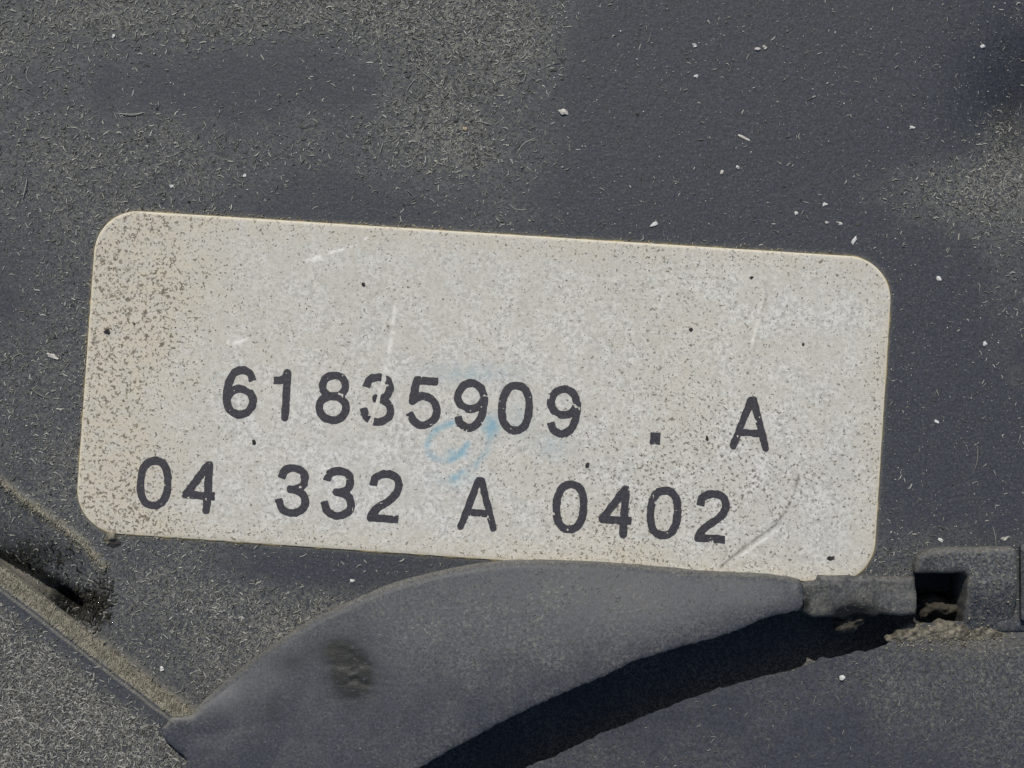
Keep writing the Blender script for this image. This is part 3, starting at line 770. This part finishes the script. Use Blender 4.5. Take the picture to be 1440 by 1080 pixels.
row2 = [('0', 217.5, 679), ('4', 281.5, 684), ('3', 412, 689.5), ('3', 476, 693.5), ('2', 542, 697.5), ('A', 672.5, 706.5), ('0', 801.5, 712.5), ('4', 866.5, 718.5), ('0', 933.5, 721), ('2', 1001.5, 725.5)]
for i, (ch, cx, cy) in enumerate(row1 + row2): glyph(ch, cx, cy, i * 7 + 3)
# specks of dirt lying on the label
u = np.random.default_rng(81).uniform(110, 1250, 2600); v = np.random.default_rng(82).uniform(295, 820, 2600)
X_, Y_ = wx(u), wy(v); dd = label_sdf(X_, Y_)
k = (dd > 0.1) & (np.random.default_rng(83).random(2600) < 0.08 + 0.45 * np.clip(stain(X_, Y_, dd), 0, 1)) & (poly_sdf(X_, Y_, HOOD) < 0)
fx, fy = X_[k], Y_[k]; n = len(fx)
lz = lambda x, y: label_z(x, y, np.full(np.shape(x), 5.0))
V, F, per = grain_mesh(fx, fy, lz, 0.022 + 0.07 * r.beta(1.1, 6, n), 84)
tag(obj('dirt_specks', V, F, M_BROWNSPECK, label, attrs={'tone': np.repeat(r.beta(1.1, 2, n), per)}, smooth=False), kind='stuff')

# ------------------------------------------------------------------ loose grit, crumbs and clumps, each its own thing
def lump(name, px, py, z0, size, ang, mat, seed, label_, cat, group=None, flat=0.6):
    """an irregular grain: a subdivided ball pushed in and out, longer one way; size (long, short) in photograph pixels"""
    bm = bmesh.new(); bmesh.ops.create_icosphere(bm, subdivisions=2, radius=1.0)
    rr = np.random.default_rng(seed); dirs = rr.normal(0, 1, (6, 3)); amp = rr.uniform(-0.5, 0.5, 6)
    a, b = size[0] * K * 0.37, size[1] * K * 0.37
    ca, sa = math.cos(ang), math.sin(ang)
    for v_ in bm.verts:
        c = np.array(v_.co); f = 1 + sum(amp[q] * math.sin(2.4 * float(dirs[q] @ c) + q) for q in range(6)) * 0.6
        c = c * f
        c = np.array([c[0] * a, c[1] * b, c[2] * min(a, b) * flat])
        v_.co = Vector((c[0] * ca - c[1] * sa, c[0] * sa + c[1] * ca, c[2] + min(a, b) * flat * 0.75)) * MM
    me = bpy.data.meshes.new(name); bm.to_mesh(me); bm.free()
    me.materials.append(mat)
    o = bpy.data.objects.new(name, me); COL.objects.link(o)
    x_, y_ = float(wx(px, z0)), float(wy(py, z0))
    o.location = Vector((x_, y_, z0)) * MM
    return tag(o, label_, cat, group)
pz = lambda px, py: float(panel_z(np.array([wx(px)]), np.array([wy(py)]))[0])
GG = 'loose grit grains on the dark housing'
grit = [
    (793, 158, (16, 10), -0.1, M_PALE, 'largest pale oval grit grain on the dark housing above the label'),
    (654, 181, (11, 8), 0.3, M_TANGRIT, 'tan grit grain above the label with a black crumb at its side'),
    (160, 51, (7, 7), 0, M_WHITE, 'round white grit grain at the upper left of the housing'),
    (1282, 179, (10, 5), -0.1, M_WHITE, 'flat white grit chip beside the dark hollow at the right'),
    (1201, 339, (18, 7), 1.05, M_WHITE, 'white sliver of grit just above the top right corner of the label'),
    (1047, 194, (19, 5), -0.45, M_PALE, 'thin pale splinter lying on the clean area above the label'),
    (920, 315, (12, 5), 0.5, M_WHITE, 'curved white grit chip close above the top edge of the label'),
    (977, 64, (7, 6), 0, M_WHITE, 'white grit dot near the top border, left of a pale pair'),
    (979, 107, (7, 5), 0.4, M_WHITE, 'white grit dot directly below another one near the top'),
    (1065, 69, (8, 6), 0.2, M_PALE, 'left grain of a touching pale pair near the top border'),
    (1075, 67, (7, 7), 1.0, M_PALE, 'right grain of a touching pale pair near the top border'),
    (1381, 65, (8, 7), 0.5, M_WHITE, 'white grit grain at the upper right above the dark hollow'),
    (1160, 287, (8, 7), 0.4, M_WHITE, 'white grit dot at the top of three near the label corner'),
    (1163, 313, (7, 6), 0.0, M_PALE, 'left lower grit dot of three near the label corner'),
    (1182, 315, (8, 6), 0.0, M_PALE, 'right lower grit dot of three near the label corner'),
    (1120, 300, (8, 6), 0.2, M_WHITE, 'lone white grit dot left of the three near the label corner'),
    (1015, 242, (8, 7), 0.7, M_PALE, 'pale grit grain midway between splinter and label top edge'),
    (1037, 235, (6, 6), 0.0, M_WHITE, 'tiny white dot right of the pale grain in the clean area'),
    (1320, 392, (9, 6), -0.6, M_WHITE, 'white grit chip right of the rounded top right label corner'),
    (1385, 484, (7, 7), 0.0, M_WHITE, 'round white grit grain right of the middle of the label'),
    (1317, 592, (10, 5), -0.5, M_WHITE, 'white slanted chip right of the letter on the label upper row'),
    (75, 501, (20, 7), -0.4, M_PALE, 'pale long chip on the housing left of the label'),
    (344, 247, (7, 5), 0.2, M_WHITE, 'white grit dot above the label top left corner'),
    (242, 262, (7, 6), 0.2, M_WHITE, 'white grit dot just above the rounded top left label corner'),
    (495, 817, (7, 7), 0.0, M_WHITE, 'white grit dot between the label bottom edge and the hood'),
    (228, 940, (8, 7), 0.3, M_WHITE, 'white grit dot on the strip between raised panel and hood'),
    (1323, 760, (12, 6), -0.6, M_WHITE, 'pale flake above the rounded corner of the catch block'),
    (1412, 757, (14, 8), 0.5, M_PALE, 'broad pale flake above the right end of the catch block'),
]
for i, (gx, gy, s, a, m_, lb) in enumerate(grit):
    lump('grit_grain', gx, gy, pz(gx, gy), s, a, m_, 100 + i, lb, 'grit grain', GG)
lump('grit_grain', 1184, 952, ZC + 0.05, (9, 8), 0.3, M_WHITE, 160, 'white grit grain on the grey cover below the black slot', 'grit grain', GG)
CG = 'black crumbs of dirt'
for i, (gx, gy, z_, s, a, lb) in enumerate([
    (641, 171, pz(641, 171), (9, 6), 0.3, 'black crumb beside the tan grit grain above the label'),
    (896, 161, pz(896, 161), (7, 5), 0.0, 'black crumb right of the largest pale grain'),
    (511, 400, 0.15, (7, 8), 0.0, 'black crumb on the label below the pale slanted scratch'),
    (972, 463, 0.15, (8, 8), 0.0, 'round black crumb on the empty upper part of the label'),
    (1057, 390, 0.15, (7, 6), 0.4, 'black crumb on the label next to the vertical crease'),
    (357, 622, 0.15, (8, 10), 0.4, 'black crumb on the label between the two rows of digits'),
    (826, 654, 0.15, (7, 12), -0.5, 'long black crumb on the label under the last nine'),
    (151, 466, 0.15, (12, 11), 0.4, 'dark brown crumb near the left edge of the label'),
    (1168, 785, 0.15, (12, 8), 0.5, 'dark crumb in the bottom right corner of the label'),
    (994, 616, 0.15, (7, 8), 0.0, 'black crumb on the label between full stop and letter'),
    (1129, 484, 0.15, (6, 6), 0.0, 'black crumb on the label right of the crease'),
    (162, 765, pz(162, 765), (20, 12), 0.2, 'black dirt crumb below the bottom left corner of the label'),
]): lump('dirt_crumb', gx, gy, z_, (s[0] * .85, s[1] * .85), a, M_BLACKGRIT, 200 + i, lb, 'dirt crumb', CG, flat=0.45)

def crust(name, P, zbase, h, seed, lb, cat, step=0.07, mat=None):
    P = np.asarray(P); c = P.mean(0)
    return tag(slab(name, mat or M_DIRT, None, lambda X, Y: poly_sdf(X, Y, P) + 0.34 * (vnoise(X, Y, 2.0, seed) - 0.5) + 0.18 * (vnoise(X, Y, 5, seed + 1) - 0.5),
               (P[:, 0].min() - .6, P[:, 0].max() + .6, P[:, 1].min() - .6, P[:, 1].max() + .6), step,
               lambda x, y, d: zbase + h * np.sqrt(np.clip(d / 0.5, 0, 1)) * (0.45 + 1.0 * fbm(x, y, 1.4, seed + 2, 3)) + 0.18 * (vnoise(x, y, 5, seed + 3) - 0.5), zbase - 0.5, 0.0, origin=(c[0], c[1], zbase)), lb, cat)
crust('dirt_crust', pts([(1246, 898), (1256, 888), (1266, 880), (1300, 876), (1340, 873), (1380, 876), (1408, 882), (1418, 893), (1380, 900), (1340, 902), (1300, 900), (1282, 904), (1262, 908)], ZC), ZC - 0.1, 0.26, 81, 'tan crust of dirt along the ledge below the square recess', 'dirt')
crust('dirt_clump', pts([(1178, 862), (1200, 850), (1216, 846), (1222, 862), (1212, 880), (1204, 892), (1186, 896), (1176, 886)], -0.4), -0.9, 0.9, 86, 'dark brown dirt clump hanging under the tab in the slot', 'dirt', mat=M_DARKDIRT)
crust('dirt_clump', pts([(146, 757), (156, 745), (166, 747), (168, 758), (160, 766), (150, 768)], 0), -0.02, 0.45, 91, 'tan dirt clump at the bottom left corner of the label', 'dirt')
# dark fibres matted in the pocket by the raised panel
rr = np.random.default_rng(95)
u = np.concatenate([rr.normal(122, 16, 260), rr.normal(45, 30, 110), rr.normal(146, 9, 60)]); v = np.concatenate([rr.normal(852, 12, 260), rr.normal(790, 14, 110), rr.normal(838, 20, 60)])
X_, Y_ = wx(u, -0.7), wy(v, -0.7); k = (poly_sdf(X_, Y_, POCKET) > -0.35) & (poly_sdf(X_, Y_, RAISED) < -0.1) & (gauss(u, v, 84, 838, 16, 9) < 0.5)
X_, Y_ = X_[k], Y_[k]; n = len(X_)
V, F, per = fibre_mesh(X_, Y_, panel_z, rr.uniform(0.2, 0.7, n), rr.uniform(0.05, 0.09, n), 96, lift=0.2, curl=1.6, nseg=5)
c = (float(X_.mean()), float(Y_.mean()), -1.0)
tag(obj('lint_clump', V, F, M_DARKLINT, housing, attrs={'tone': np.repeat(rr.beta(1.1, 3.2, n), per)}, smooth=False), kind='stuff')
# dirt lying in the square recess of the catch
crust('dirt_clump', pts([(1296, 846), (1318, 838), (1340, 848), (1356, 842), (1360, 862), (1340, 872), (1300, 872)], -1.5), -2.6, 1.1, 98, 'dark dirt clump at the bottom of the square recess', 'dirt', mat=M_DARKDIRT)
